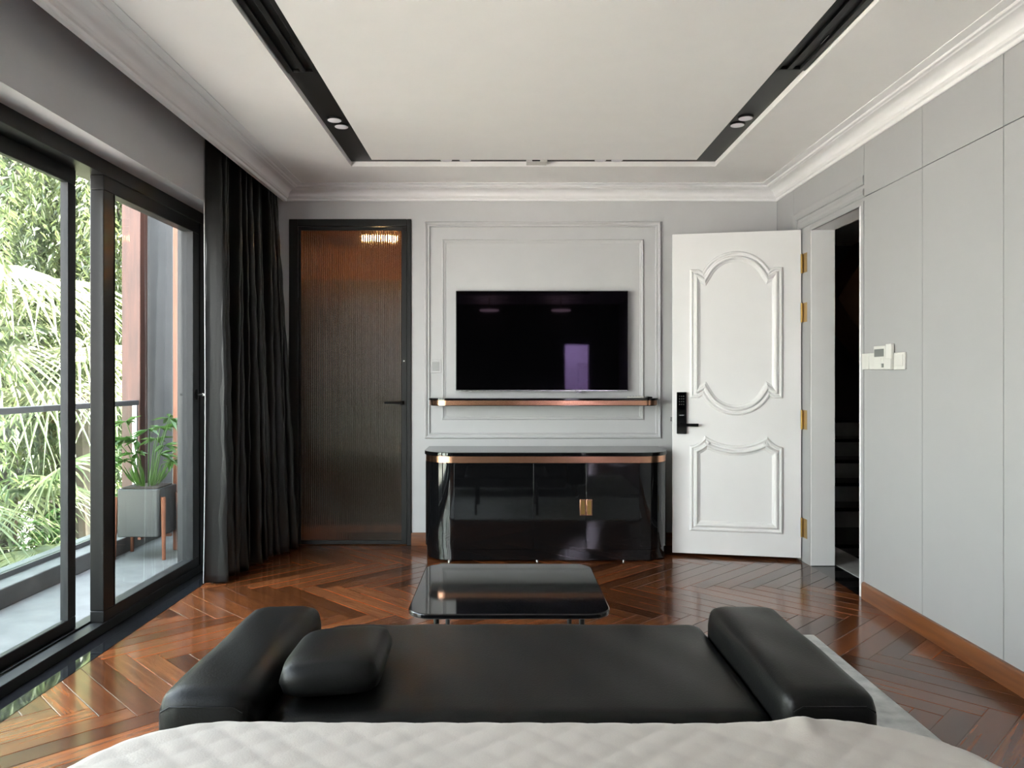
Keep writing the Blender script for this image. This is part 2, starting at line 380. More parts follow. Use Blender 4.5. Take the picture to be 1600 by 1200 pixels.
# opening seen from the room: u = -Y so that the path is counter-clockwise
sweep(bm, [(-4.975, 0), (-4.975, OZ), (-4.130, OZ)], [(-o, h) for o, h in cas], lambda u, v, h: (XR+.0135-.65*h, -u, v), closed=False)
bm2 = bm
casing = struct(build('trim_6', bm2, 'panel', angle=20))
jm = bmesh.new()
box(jm, XR, 2.083, OY1, OY1+.06, 0, OZ+.02); box(jm, XR, 2.083, OY0, OY1, OZ, OZ+.02)
box(jm, XR-.006, 2.083, 4.158, OY0, 0, OZ)
struct(build('trim_12', B((XR-.002, 2.083, 4.1302, 4.1578, 0, OZ), (XR-.004, 2.083, OY1+.0601, 4.975, 0, OZ+.02), (XR-.004, XR-.0001, OY1+.004, OY1+.0601, 0, OZ+.02)), 'panel'))
struct(build('trim_7', jm, 'white', bevel=.003))

# ------------------------------------------------------------------ sliding window
win = struct(bpy.data.objects.new('window_1', None)); COL.objects.link(win)
build('window_frame', B((-2.0, -1.86, WY0, WY1, 0, .045), (-2.0, -1.86, WY0, WY1, 2.13, WZ), (-2.0, -1.86, WY1-.112, WY1, .045, 2.13), (-2.0, -1.86, WY0, WY0+.06, .045, 2.13),
      (-1.93, -1.925, WY0, WY1, .045, .055)), 'blackmetal', win, bevel=.003)
build('window_sill', B((-2.0, XL-.002, WY0, WY1, -.05, .0015)), 'granite', win)
def sash(x0, x1, y0, y1, st, face='blackmetal'):
    fr = build('sash', B((x0, x1, y0, y1, .045, .10), (x0, x1, y0, y1, 2.06, 2.13), (x0, x1, y0, y0+st, .10, 2.06), (x0, x1, y1-st, y1, .10, 2.06)), face, win, bevel=.004)
    xm = (x0+x1)/2
    p = build('pane', B((xm-.004, xm+.004, y0+st-.005, y1-st+.005, .095, 2.065)), 'glass'); p.parent = fr
    g = build('gasket', B((x0-.002, x1+.002, y0+st, y0+st+.006, .10, 2.06), (x0-.002, x1+.002, y1-st-.006, y1-st, .10, 2.06)), 'rubber'); g.parent = fr
    return fr
s1 = sash(-1.93, -1.865, 3.57, 4.685, .095)
s2 = sash(-1.985, -1.955, 2.35, 3.500, .062)
s3 = sash(-1.93, -1.865, 1.25, 2.42, .085)
s4 = sash(-1.985, -1.955, .01, 1.32, .062)
h = bmesh.new(); lathe(h, [(.021, 0), (.021, .006), (.016, .009)], 0, 0, 20)
for v in h.verts: v.co = Vector((-1.865+v.co.z, 4.645+v.co.x, 1.085+v.co.y*1.6))
tube(h, [(-1.862, 4.645, 1.085), (-1.825, 4.645, 1.085)], .007); 
o = build('window_handle', h, 'blackmetal'); o.parent = s1
h = bmesh.new(); tube(h, [(-1.828, 4.645, 1.085), (-1.826, 4.74, 1.088)], [.008, .006])
o = build('lever', h, 'steel'); o.parent = s1; tag(o, 'silver lever')

# ------------------------------------------------------------------ black glass door in the back wall
d1 = struct(bpy.data.objects.new('door_1', None)); COL.objects.link(d1)
build('door_frame', B((DX0, -1.468, YB-.012, YB+.06, 0, DZ), (-.695, DX1, YB-.012, YB+.06, 0, DZ), (-1.468, -.695, YB-.012, YB+.06, 2.262, DZ)), 'blackmetal', d1, bevel=.003)
build('door_leaf', B((-1.466, -1.448, YB+.002, YB+.042, .006, 2.26), (-.735, -.697, YB+.002, YB+.042, .006, 2.26), (-1.448, -.735, YB+.002, YB+.042, 2.235, 2.26), (-1.448, -.735, YB+.002, YB+.042, .006, .032)), 'blackmetal', d1, bevel=.002)
gb = bmesh.new(); n = 48*6
f0 = []; bk0 = []
for i in range(n+1):
    x = -1.448+(1.448-.735)*i/n; ph = (i % 6)/6; y = YB+.014-.0040*sin(pi*ph)
    f0.append([gb.verts.new((x, y, z)) for z in (.032, 2.235)]); bk0.append([gb.verts.new((x, YB+.024, z)) for z in (.032, 2.235)])
for i in range(n):
    gb.faces.new((f0[i][0], f0[i+1][0], f0[i+1][1], f0[i][1])); gb.faces.new((bk0[i][0], bk0[i][1], bk0[i+1][1], bk0[i+1][0]))
    gb.faces.new((f0[i][0], bk0[i][0], bk0[i+1][0], f0[i+1][0])); gb.faces.new((f0[i][1], f0[i+1][1], bk0[i+1][1], bk0[i][1]))
gb.faces.new((f0[0][0], f0[0][1], bk0[0][1], bk0[0][0])); gb.faces.new((f0[n][0], bk0[n][0], bk0[n][1], f0[n][1]))
build('pane', gb, 'reeded', d1, angle=50)
hb = B((-.745, -.715, YB-.006, YB+.004, .995, 1.025), (-.742, -.722, YB-.045, YB-.004, 1.003, 1.020), (-.850, -.720, YB-.052, YB-.040, 1.003, 1.020))
build('door_handle', hb, 'lacquer', d1, bevel=.002)
build('sticker', B((-.722, -.712, YB-.0005, YB+.002, 1.302, 1.312)), 'plastic', d1)

# closet behind it
for nm_, bx_ in (('wall_closet_left', (-2.0, -1.95, YB+.15, 6.7, 0, 2.6)), ('wall_closet_right', (-.25, -.2, YB+.15, 6.7, 0, 2.6)), ('wall_closet_back', (-1.95, -.25, 6.65, 6.7, 0, 2.6)),
               ('floor_closet', (-1.95, -.25, YB, 6.7, -.05, 0)), ('ceiling_closet', (-1.95, -.25, YB+.15, 6.7, 2.34, 2.40))):
    struct(build(nm_, B(bx_), 'closet'))
struct(build('baseboard_closet', B((-1.18, -.25, 5.62, 5.66, 0, .055)), 'skirting'))
cab = thing('wardrobe', 'grey wardrobe seen dimly through the brown ribbed glass door', 'wardrobe', (-.9, 6.4, 0))
build('body', B((-1.52, -.26, 6.20, 6.64, .001, 1.98)), 'closetgrey', cab)
for k in range(2): build('door', B((-1.51+.63*k, -.89+.62*k, 6.18, 6.199, .10, 1.97)), 'closetgrey', cab, bevel=.003)
cl = thing('closet_spotlight', 'warm glowing spotlight behind the top of the ribbed glass door', 'spotlight', (-.944, 5.76, 2.34))
lb = bmesh.new(); lathe(lb, [(.045, 2.25), (.045, 2.3399)], -.944, 5.76, 20); build('housing', lb, 'blackmetal', cl)
lb = bmesh.new(); lathe(lb, [(.018, 2.215), (.026, 2.23), (.03, 2.2499)], -.944, 5.76, 20); build('lens', lb, 'warmlamp', cl)

# ------------------------------------------------------------------ white panelled door, open
DW, DH, DT = .815, 2.125, .042
d2 = struct(bpy.data.objects.new('door_2', None)); COL.objects.link(d2)
d2.location = (1.917, 4.97, 0)
d2.rotation_euler = (0, 0, math.atan2(-.16, .80))     # local +x runs from free edge to hinge; origin at hinge
def dl(u, v, h): return (u-DW, -h, v)                  # local: u from free edge, v height, h out towards the room
def dpart(name, bm, m, par=None, **kw):
    o = build(name, bm, m, None, **kw); o.parent = par or d2; return o
bm = bmesh.new(); box(bm, -DW, 0, 0, DT, .02, .02+DH); dpart('door_leaf', bm, 'doorwhite', bevel=.002)
def arc(p0, p1, sag, n=18, ends=(1, 1)):
    p0 = Vector(p0); p1 = Vector(p1); c = (p1-p0).length; R = (c*c/4+sag*sag)/(2*abs(sag)); d = (p1-p0)/c
    nn = Vector((-d.y, d.x))*(1 if sag > 0 else -1); ctr = (p0+p1)/2+nn*(abs(sag)-R); th = math.asin(min(1, c/2/R)); out = []
    for i in range(n+1):
        a = -th+2*th*i/n; out.append(tuple(ctr+d*(R*sin(a))+nn*(R*cos(a))))
    return out[0 if ends[0] else 1: None if ends[1] else -1]
ul, ur, uc = .113, .702, .4075
def mir(pts): return [(2*uc-x, z) for x, z in reversed(pts)]
half_top = [(ur, 1.908), (ur-.058, 1.908)] + arc((ur-.082, 1.892), (ul+.082, 1.892), -.128, 22) + [(ul+.058, 1.908), (ul, 1.908)]
bot = [(ul, 1.052), (ul+.058, 1.052)] + arc((ul+.082, 1.068), (ur-.082, 1.068), -.128, 22) + [(ur-.058, 1.052), (ur, 1.052)]
pp = [(0, 0), (.002, .006), (.006, .010), (.013, .012), (.018, .009), (.021, .004), (.028, .003), (.031, .009), (.038, .016), (.046, .017), (.052, .012), (.056, .006), (.066, .003), (.068, 0)]
pp = [(o, h*1.35) for o, h in pp]
bm = bmesh.new(); sweep(bm, bot+half_top, pp, dl); dpart('upper_panel_moulding', bm, 'doorwhite', angle=18)
lo = [(ul, .172), (ur, .172)] + [(ur, .735)] + arc((ur, .735), (ur-.098, .805), .014, 6, (0, 1)) + arc((ur-.098, .805), (ul+.098, .805), .062, 18, (0, 1)) + arc((ul+.098, .805), (ul, .735), .014, 6, (0, 1))
bm = bmesh.new(); sweep(bm, lo, pp, dl); dpart('lower_panel_moulding', bm, 'doorwhite', angle=18)
lk = build('door_lock', P(rrect(.028, .092, .815, 1.092, .004), 0, .022, dl), 'lacquer', bevel=.002); lk.parent = d2
dpart('keypad', P(rrect(.036, .084, .975, 1.082, .006), .022, .0235, dl), 'screen', lk)
dpart('lock_badge', P([(.045, .936), (.075, .936), (.075, .942), (.045, .942)], .022, .0235, dl), 'steel', lk)
bm = bmesh.new()
for r in range(4):
    for c in range(3):
        x = .047+c*.013; z = 1.065-r*.018; prism(bm, [(x-.0025, z-.003), (x+.0025, z-.003), (x+.0025, z+.003), (x-.0025, z+.003)], .0235, .0238, dl)
dpart('keys', bm, 'gap', lk)
bm = bmesh.new(); prism(bm, rrect(.052, .070, .866, .884, .004), .022, .055, dl); prism(bm, rrect(.052, .168, .866, .886, .003), .045, .057, dl)
dpart('door_handle', bm, 'lacquer', bevel=.002)
bm = bmesh.new(); box(bm, -DW-.012, -DW, .012, .028, .895, .925); dpart('latch', bm, 'steel')
for z in (1.925, 1.607, .917, .220):
    hg = bmesh.new(); box(hg, 1.9245, XR-.004, 4.895, 4.960, z-.062, z+.062); tube(hg, [(1.918, 4.966, z-.062), (1.918, 4.966, z+.062)], .006, 10)
    hp = build('hinge', hg, 'brass', d2); hp.parent = d2; hp.matrix_parent_inverse = (Matrix.Translation(d2.location) @ Matrix.Rotation(d2.rotation_euler.z, 4, 'Z')).inverted(); hp.location = (0, 0, 0)

# ------------------------------------------------------------------ hall beyond the opening
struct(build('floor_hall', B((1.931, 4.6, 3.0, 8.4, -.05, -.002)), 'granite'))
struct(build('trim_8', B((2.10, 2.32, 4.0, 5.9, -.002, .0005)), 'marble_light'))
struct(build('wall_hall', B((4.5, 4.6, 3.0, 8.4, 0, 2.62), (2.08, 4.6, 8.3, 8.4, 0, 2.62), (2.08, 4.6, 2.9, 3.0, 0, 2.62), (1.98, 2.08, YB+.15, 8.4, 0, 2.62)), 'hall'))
st = thing('staircase', 'dark stone staircase climbing in the unlit hall beyond the doorway', 'staircase', (3.2, 6.1, 0))
for k in range(5):
    build('tread', B((2.3, 4.4, 6.10+.28*k-.02, 6.10+.28*(k+1), .16*(k+1)-.03, .16*(k+1))), 'granite', st, bevel=.003)
    build('riser', B((2.3, 4.4, 6.10+.28*k, 6.10+.28*(k+1), .16*k+(.001 if k else 0), .16*(k+1)-.0301)), 'marble_light', st)
q = [((x-789)/1200*7.9, EYE+(592-y)/1200*7.9) for x, y in ((1290, 470), (1309, 439), (1372, 350), (1420, 640), (1309, 502))]
struct(build('trim_9', P(list(reversed(q)), 7.6, 8.2, lambda u, v, w: (u, w, v)), 'hallbrown'))

# room behind the camera
struct(build('wall_bathroom', B((.3, 2.4, -4.6, -4.5, 0, 2.6), (.2, .3, -4.6, YF-.15, 0, 2.6), (2.4, 2.5, -4.6, YF-.15, 0, 2.6), (.3, 2.4, -4.6, YF-.15, 2.6, 2.66)), 'white'))
struct(build('floor_bathroom', B((.2, 2.5, -4.6, YF-.15, -.06, -.001)), 'marble_light'))
bm = bmesh.new(); sweep(bm, [(2.2, .9), (1.45, .9), (1.45, 1.5), (2.2, 1.5)][::-1], mp1, lambda u, v, h: (u, -4.5+h, v)); struct(build('trim_10', bm, 'white'))
bl = thing('ceiling_lamp', 'round ceiling lamp in the room behind the camera', 'lamp', (1.3, -3.4, 2.6))
lb = bmesh.new(); lathe(lb, [(.14, 2.54), (.15, 2.599)], 1.3, -3.4, 24); build('shade', lb, 'coollamp', bl)
add_light('bathroom_lamp', 'POINT', (1.3, -3.4, 2.4), 20, (.85, .80, 1), shadow_soft_size=.12)

for lx in (-.26, .93):
    gl_ = thing('disc_lamp', 'flat round lamp hanging behind the bed, reflected in the %s of the television' % ('left part' if lx < 0 else 'middle'), 'lamp', (lx, -1.95, 2.30), 'disc lamps behind the bed')
    bm = bmesh.new(); lathe(bm, [(.15, 2.305), (.16, 2.315), (.16, 2.325)], lx, -1.95, 28); build('diffuser', bm, 'globeglass', gl_)
    bm = bmesh.new(); tube(bm, [(lx, -1.95, 2.3251), (lx, -1.95, 2.534)], .008, 8); build('rod', bm, 'brass', gl_)

# ------------------------------------------------------------------ curtain
def make_curtain():
    t = thing('curtain', 'charcoal satin curtain gathered at the end of the sliding window', 'curtain', (-1.66, 4.85, 0))
    NU, NV = 300, 60; y0, y1 = 4.42, 5.36
    def pt(s, v, off=0.0):
        z = .012+v*(2.60-.012)
        ph = s*12*2*pi + .9*sin(s*7) + 4.0*(1-math.exp(-s*13)) - pi/2; g0 = min(1, s*14)
        k = 1-v
        amp = .036+.014*sin(s*23+2)+.016*k
        x = -1.668+ (.06+.12*k)*s**1.5 + amp*sin(ph+.25*sin(v*3+s*9)) + .012*sin(3*ph*.5+v*2) + .004*k*sin(z*11+s*45)+.002*sin(z*27+s*90)
        y = y0+(y1-y0)*s + .035*g0*cos(ph)*(.5+.5*k) + (.015*sin(v*5+s*12)) - .03*k*(1-s)
        return Vector((max(-1.722, min(x, -1.58 if v > .9 else -1.40)), min(y, 5.41), z))
    def sheet(s0, s1, nu):
        bm = bmesh.new(); R = [[bm.verts.new(pt(s0+(s1-s0)*i/nu, j/NV)) for j in range(NV+1)] for i in range(nu+1)]
        for i in range(nu):
            for j in range(NV): bm.faces.new((R[i][j], R[i+1][j], R[i+1][j+1], R[i][j+1]))
        return bm
    o = build('fabric', sheet(.0, 1.0, NU), 'curtain', t, angle=80, recalc=False)
    so = o.modifiers.new('solid', 'SOLIDIFY'); so.thickness = .003
    bm = bmesh.new(); R = []
    for j in range(NV+1):
        p = pt(0, j/NV); R.append([bm.verts.new(p+Vector(d)) for d in ((-.003, -.004, 0), (.0015, -.004, 0), (.0015, -.001, 0), (-.003, -.001, 0))])
    for a, b in zip(R, R[1:]):
        for k in range(4): bm.faces.new((a[k], a[(k+1)%4], b[(k+1)%4], b[k]))
    bm.faces.new(R[0]); bm.faces.new(R[-1])
    tag(build('hem', bm, 'hem', t), 'pale lining edge')
    tag(build('curtain_track', B((-1.69, -1.65, .0, 5.42, 2.602, 2.6199)), 'blackmetal', t), 'black ceiling track')
make_curtain()

# ------------------------------------------------------------------ television
tv = thing('television', 'large flat black television mounted inside the moulded wall panel', 'television', (.26, YB-.05, 1.095))
build('body', B((-.345, .865, YB-.052, YB-.026, 1.096, 1.799)), 'blackmetal', tv, bevel=.003)
build('wall_bracket', B((.06, .46, YB-.026, YB-.0005, 1.25, 1.6)), 'blackmetal', tv)
build('screen', B((-.339, .859, YB-.0535, YB-.052, 1.104, 1.793)), 'screen', tv)
build('bottom_trim', B((-.345, .865, YB-.0545, YB-.0521, 1.094, 1.101)), 'steel', tv)
build('sensor', B((.50, .54, YB-.05, YB-.035, 1.084, 1.0955)), 'lacquer', tv)

# floating shelf
sh = thing('wall_shelf', 'floating black shelf with copper edge below the television', 'shelf', (.266, YB, .998))
build('top', P(rrect(-.53, 1.063, 5.215, YB-.001, .13, 10, (1,0,0,1)), 1.033, 1.048), 'lacquer', sh, bevel=.002)
build('edge_band', P(rrect(-.524, 1.057, 5.221, YB-.001, .125, 10, (1,0,0,1)), 1.001, 1.0329), 'copper', sh)
build('underside', P(rrect(-.518, 1.051, 5.227, YB-.001, .12, 10, (1,0,0,1)), .996, 1.0009), 'lacquer', sh)
rm = thing('remote_control', 'small white remote control lying on the floating shelf', 'remote control', (.90, 5.30, 1.048))
build('body', P(rrect(.845, .955, 5.275, 5.315, .010), 1.0482, 1.060), 'plastic', rm, bevel=.003)
build('buttons', B(*[(.86+.02*i, .87+.02*i, 5.288, 5.300, 1.060, 1.062) for i in range(4)]), 'plasticgrey', rm)
rm = thing('remote_control', 'thin black remote control beside the white one on the shelf', 'remote control', (.99, 5.32, 1.048))
build('body', P(rrect(.975, 1.01, 5.25, 5.38, .010), 1.0482, 1.058), 'lacquer', rm, bevel=.003)
build('buttons', B(*[(.985, .999, 5.27+.025*i, 5.28+.025*i, 1.058, 1.0592) for i in range(4)]), 'plasticgrey', rm)

# ------------------------------------------------------------------ media cabinet
mc = thing('media_cabinet', 'long black lacquer cabinet with rounded corners and copper band under the television', 'cabinet', (.273, 5.2, 0))
CX0, CX1, CF = -.532, 1.078, 4.95
build('top', P(rrect(CX0-.006, CX1+.006, CF-.006, YB-.017, .205, 14, (1,0,0,1)), .680, .705), 'lacquer', mc, bevel=.003)
build('copper_band', P(rrect(CX0+.002, CX1-.002, CF+.002, YB-.017, .198, 14, (1,0,0,1)), .638, .6799), 'copper', mc)
build('body', P(rrect(CX0+.012, CX1-.012, CF+.018, YB-.017, .19, 14, (1,0,0,1)), .016, .6379), 'lacquer', mc)
build('plinth', P(rrect(CX0+.008, CX1-.008, CF+.006, CF+.24, .2, 14, (1,0,0,1)), .010, .078), 'lacquer', mc)
for a, b in ((-.330, .182), (.182, .522), (.522, .868)):
    build('door', B((a+.0012, b-.0012, CF, CF+.0179, .082, .636)), 'lacquer', mc, bevel=.0012)
for sx in (0, 1):
    o_ = []; i_ = []
    for s in range(15):
        a = radians(180+90*s/14) if sx == 0 else radians(-90+90*s/14)
        cx = CX0+.202 if sx == 0 else CX1-.21; cy = CF+.202
        o_.append((cx+(.202 if sx == 0 else .21)*cos(a), cy+.202*sin(a))); i_.append((cx+.184*cos(a), cy+.184*sin(a)))
    if sx == 0: o_ = [(CX0, YB-.02)]+o_; i_ = [(CX0+.0135, YB-.02)]+i_
    else: o_ = o_+[(CX1, YB-.02)]; i_ = i_+[(CX1-.0135, YB-.02)]
    build('curved_side', P(o_+i_[::-1], .082, .636), 'lacquer', mc)
for a, b in ((.482, .5205), (.5235, .562)):
    fr = build('handle', B((a, b, CF-.008, CF-.0001, .300, .404)), 'copper', mc, bevel=.0015)
    hh = build('inset', B((a+.007, b-.007, CF-.0095, CF-.008, .308, .396)), 'brass'); hh.parent = fr
for x in (-.36, .21, .77):
    bm = bmesh.new(); lathe(bm, [(.012, 0.001), (.012, .0159)], x, CF+.03, 12); build('foot', bm, 'steel', mc)

# ------------------------------------------------------------------ coffee table
ct = thing('coffee_table', 'low square black glass coffee table with rounded corners', 'coffee table', (.015, 3.035, .012))
build('top', P(rrect(-.345, .375, 2.67, 3.40, .085, 10), .343, .362), 'lacquer', ct, bevel=.004)
build('apron', P(rrect(-.27, .30, 2.745, 3.325, .06, 10), .325, .3429), 'blackmetal', ct)
for sx in (-1, 1):
    for sy in (-1, 1):
        bm = bmesh.new(); tube(bm, [(.015+sx*.262, 3.035+sy*.27, .3249), (.015+sx*.262, 3.035+sy*.27, .0125)], .010, 12); build('leg', bm, 'blackmetal', ct)
rg = build('rug', P(rrect(-.9, 1.412, .55, 3.51, .01), .0005, .012), 'rug', bevel=.004)
tag(rg, 'light grey wool rug showing to the right of the leather bench', 'rug')

# ------------------------------------------------------------------ leather daybed
def soft_block(name, x0, x1, y0, y1, z0, z1, r, par, crown=0.0, seg=5, cut=10):
    bm = bmesh.new()
    nx, ny = max(3, int((x1-x0)/.04)), max(3, int((y1-y0)/.04)); 
    box(bm, x0, x1, y0, y1, z0, z1)
    bmesh.ops.bevel(bm, geom=bm.edges[:], offset=r, segments=seg, profile=.6, affect='EDGES')
    # longitudinal cuts so that crowning is smooth
    for ax, lo_, hi_, n_ in ((0, x0+r, x1-r, nx), (1, y0+r, y1-r, ny)):
        for k in range(1, n_):
            c = lo_+(hi_-lo_)*k/n_; co = Vector((0, 0, 0)); co[ax] = c; no = Vector((0, 0, 0)); no[ax] = 1
            bmesh.ops.bisect_plane(bm, geom=bm.verts[:]+bm.edges[:]+bm.faces[:], plane_co=co, plane_no=no)
    cx, cy, cz = (x0+x1)/2, (y0+y1)/2, (z0+z1)/2
    for v in bm.verts:
        u = (v.co.x-cx)/(x1-x0)*2; w_ = (v.co.y-cy)/(y1-y0)*2
        if v.co.z > cz: v.co.z += crown*(1-abs(u)**2.2)*(1-abs(w_)**2.2) + .0015*sin(v.co.x*31+v.co.y*17)
        if crown > .012:
            pass
    return build(name, bm, 'leather', par, angle=60)
db = thing('daybed', 'black leather bench with low arms at the foot of the bed', 'bench', (.03, 2.03, 0))
soft_block('seat', -.55, .612, 1.715, 2.395, .20, .424, .05, db, crown=.012)
soft_block('arm', -.762, -.548, 1.655, 2.335, .13, .500, .055, db, crown=.004)
soft_block('arm', .606, .818, 1.655, 2.335, .13, .500, .055, db, crown=.004)
build('base', B((-.54, .60, 1.74, 2.37, .11, .21)), 'blackmetal', db, bevel=.004)
for x in (-.655, .712):
    for y in (1.74, 2.25):
        bm = bmesh.new(); tube(bm, [(x, y, .14), (x, y, .0125)], [.018, .014], 12); build('leg', bm, 'blackmetal', db)
for x0, x1 in ((-.744, -.566), (.624, .800)):
    bm = bmesh.new(); tube(bm, [(x0, 1.6575, .46), (x0+.02, 1.656, .472), (x1-.02, 1.656, .472), (x1, 1.6575, .46)], .0022, 6); build('piping', bm, 'leather', db)
# cushion
bm = bmesh.new(); N = 22; R = {}
for side in (1, -1):
    for i in range(N+1):
        for j in range(N+1):
            u, v = -1+2*i/N, -1+2*j/N; edge = (1-abs(u)**5)*(1-abs(v)**5); edge = max(edge, 0)**.30*(.86+.14*(1-u*u)*(1-v*v))
            if side == -1 and (i in (0, N) or j in (0, N)): R[(side, i, j)] = R[(1, i, j)]; continue
            pin = 1-.05*(1-v*v)*abs(u)-.0
            R[(side, i, j)] = bm.verts.new((u*.120*(1-.09*abs(v)**5), v*.166*(1-.07*abs(u)**5), side*.050*edge))
    for i in range(N):
        for j in range(N):
            f = [R[(side, i, j)], R[(side, i+1, j)], R[(side, i+1, j+1)], R[(side, i, j+1)]]
            bm.faces.new(f if side == 1 else f[::-1])
cs = build('cushion', bm, 'leather', None, loc=(-.410, 1.905, .486), angle=80); cs.rotation_euler = (radians(-2), radians(-3), radians(2))
tag(cs, 'small black leather cushion lying on the bench beside its left arm', 'cushion')

# ------------------------------------------------------------------ bed
bd = thing('bed', 'bed under a cream quilt in the foreground', 'bed', (.05, .5, 0))
build('base', P(rrect(-.70, .80, -.52, 1.40, .06), .06, .26), 'bedbase', bd, bevel=.01)
build('mattress', P(rrect(-.735, .84, -.52, 1.43, .12), .2601, .475), 'mattress', bd, bevel=.02)
build('headboard', B((-.85, .95, -.62, -.53, .0, .95)), 'bedbase', bd, bevel=.02)
for x in (-.6, .7):
    for y in (-.4, 1.3): build('leg', B((x-.03, x+.03, y-.03, y+.03, .0125 if y > .55 else 0, .06)), 'blackmetal', bd)
def make_quilt():
    bm = bmesh.new(); X0, X1, Y0, Y1 = -.768, .872, -.50, 1.50; ztop = .526; drop = .20
    NX, NY = 330, 290; r = .26; V = {}
    cx, cy = (X0+X1)/2, (Y0+Y1)/2; hx, hy = (X1-X0)/2, (Y1-Y0)/2
    for i in range(NX+1):
        for j in range(NY+1):
            # grid covers top plus a border that folds down
            a = -1+2*i/NX; b = -1+2*j/NY
            px = cx+a*(hx+.17); py = cy+b*(hy+.17)
            # signed distance to the rounded rectangle
            qx = abs(px-cx)-(hx-r); qy = abs(py-cy)-(hy-r)
            d = sqrt(max(qx, 0)**2+max(qy, 0)**2)+min(max(qx, qy), 0)-r
            gx = gy = 0
            if qx > 0 and qy > 0:
                l = sqrt(qx*qx+qy*qy); gx = qx/l*(1 if px > cx else -1); gy = qy/l*(1 if py > cy else -1)
            elif qx > qy: gx = 1 if px > cx else -1
            else: gy = 1 if py > cy else -1
            # quilting: diamond channels
            s = .056; e1 = abs(sin(pi*(px*.94+py*1.0)/s*.72)); e2 = abs(sin(pi*(px*.94-py*1.0)/s*.72))
            puff = .0030*(min(e1, 1)*min(e2, 1))**.38
            fold = .004*sin(px*3.1+1)*sin(py*3.3)+.0015*sin(px*7+py*5)
            # pinched crease near the foot edge on the right
            fold += .008*math.exp(-((px-.560)/.022)**2-((py-1.45)/.07)**2) + .010*math.exp(-((px-.575)/.11)**2-((py-1.44)/.10)**2)
            e = .05
            if d > -e:
                t = (d+e)
                L = e*pi/2
                if t < L:
                    th = t/e; nd = -e+e*sin(th); nz = -e*(1-cos(th))
                else: nd = 0.0+.015*sin((t-L)*8); nz = -e-(t-L)
                px -= gx*(d-nd); py -= gy*(d-nd); z = ztop+nz
                f_ = max(0, 1-t/L)
                z += (puff+fold)*max(f_, .0); px += gx*(puff*(1-f_)+.006*sin(9*(px+py)*3)*(1-f_)); py += gy*(puff*(1-f_))
            else: z = ztop+puff+fold
            V[i, j] = bm.verts.new((px, py, z))
    for i in range(NX):
        for j in range(NY): bm.faces.new((V[i, j], V[i+1, j], V[i+1, j+1], V[i, j+1]))
    o = build('quilt', bm, 'quilt', None, angle=89, recalc=False)
    tag(o, 'cream quilt with diamond stitching spread over the bed in the foreground', 'quilt')
make_quilt()

# ------------------------------------------------------------------ ceiling fittings
def downlight(x, y, z, label, grp):
    t = thing('downlight', label, 'spotlight', (x, y, z), grp)
    bm = bmesh.new(); lathe(bm, [(.030, -.004), (.037, -.011), (.041, -.009), (.042, -.0002)], 0, 0, 26); build('rim', bm, 'blackmetal', t, loc=(0,0,0))
    bm = bmesh.new(); lathe(bm, [(.020, -.0165), (.036, -.012), (.036, -.009)], 0, 0, 26); build('lens', bm, 'spotlens', t, loc=(0,0,0))
    return t
for x, y, l in ((-.908, 4.09, 'nearer round spotlight of the pair in the left black ceiling track'), (-.893, 4.195, 'farther round spotlight of the pair in the left black ceiling track'),
             (1.272, 4.06, 'nearer round spotlight of the pair in the right black ceiling track'), (1.262, 4.17, 'farther round spotlight of the pair in the right black ceiling track'),
             (-.37, 4.835, 'leftmost of the four spotlights in the far ceiling track above the television'), (-.25, 4.835, 'second spotlight from the left in the far ceiling track'),
             (.60, 4.835, 'second spotlight from the right in the far ceiling track'), (.705, 4.835, 'rightmost of the four spotlights in the far ceiling track above the television')):
    downlight(x, y, 2.567, l, 'spotlights in the black ceiling track')
ss = thing('ceiling_sensor', 'small white sensor in the middle of the far ceiling track', 'sensor', (.20, 4.845, 2.567))
build('housing', B((.135, .265, 4.80, 4.89, 2.538, 2.5669)), 'plastic', ss, bevel=.003)
build('eye', B((.17, .22, 4.797, 4.80, 2.540, 2.548)), 'lacquer', ss)
for (cx, y0, y1, lab) in ((-.902, 1.4, 3.45, 'black slotted air diffuser in the left ceiling track'), (1.2635, 1.4, 3.42, 'black slotted air diffuser in the right ceiling track')):
    t = thing('air_diffuser', lab, 'air vent', (cx, (y0+y1)/2, 2.567), 'slotted air vents in the ceiling track')
    build('frame', B((cx-.072, cx-.046, y0, y1, 2.552, 2.5669), (cx+.046, cx+.072, y0, y1, 2.552, 2.5669), (cx-.046, cx+.046, y1-.015, y1, 2.552, 2.5669), (cx-.046, cx+.046, y0, y0+.015, 2.552, 2.5669)), 'blackmetal', t, bevel=.001)
    build('slat', B((cx-.012, cx+.012, y0+.015, y1-.015, 2.553, 2.5669)), 'blackmetal', t, bevel=.001)
    build('lever', B((cx+.030, cx+.034, y1-.35, y1-.27, 2.553, 2.56)), 'steel', t)

# ------------------------------------------------------------------ switches on right wall; socket on back wall
def wy(x): return XR*1200/(x-789)
def wz(x, y): return EYE+(592-y)/1200*wy(x)
def plate(name, label, cat, xa, xb, ya, yb, dp, m='plastic', grp=None):
    y1, y0 = wy(xa), wy(xb); xm = (xa+xb)/2; z0, z1 = wz(xm, yb), wz(xm, ya)
    t = thing(name, label, cat, (XR, (y0+y1)/2, z0), grp)
    build('cover', B((XR-dp, XR-.0002, y0, y1, z0, z1)), m, t, bevel=.003); return t, y0, y1, z0, z1
t, a, b, c, d = plate('light_switch', 'blank white wall plate nearest the doorway on the right wall', 'switch', 1349, 1359.8, 552.5, 577.5, .009)
t, a, b, c, d = plate('light_switch', 'white rocker switch between the blank plate and the thermostat', 'switch', 1360.3, 1370, 551.5, 577.5, .009)
build('rocker', B((XR-.012, XR-.009, a+.008, b-.008, c+.018, d-.01)), 'plastic', t, bevel=.002)
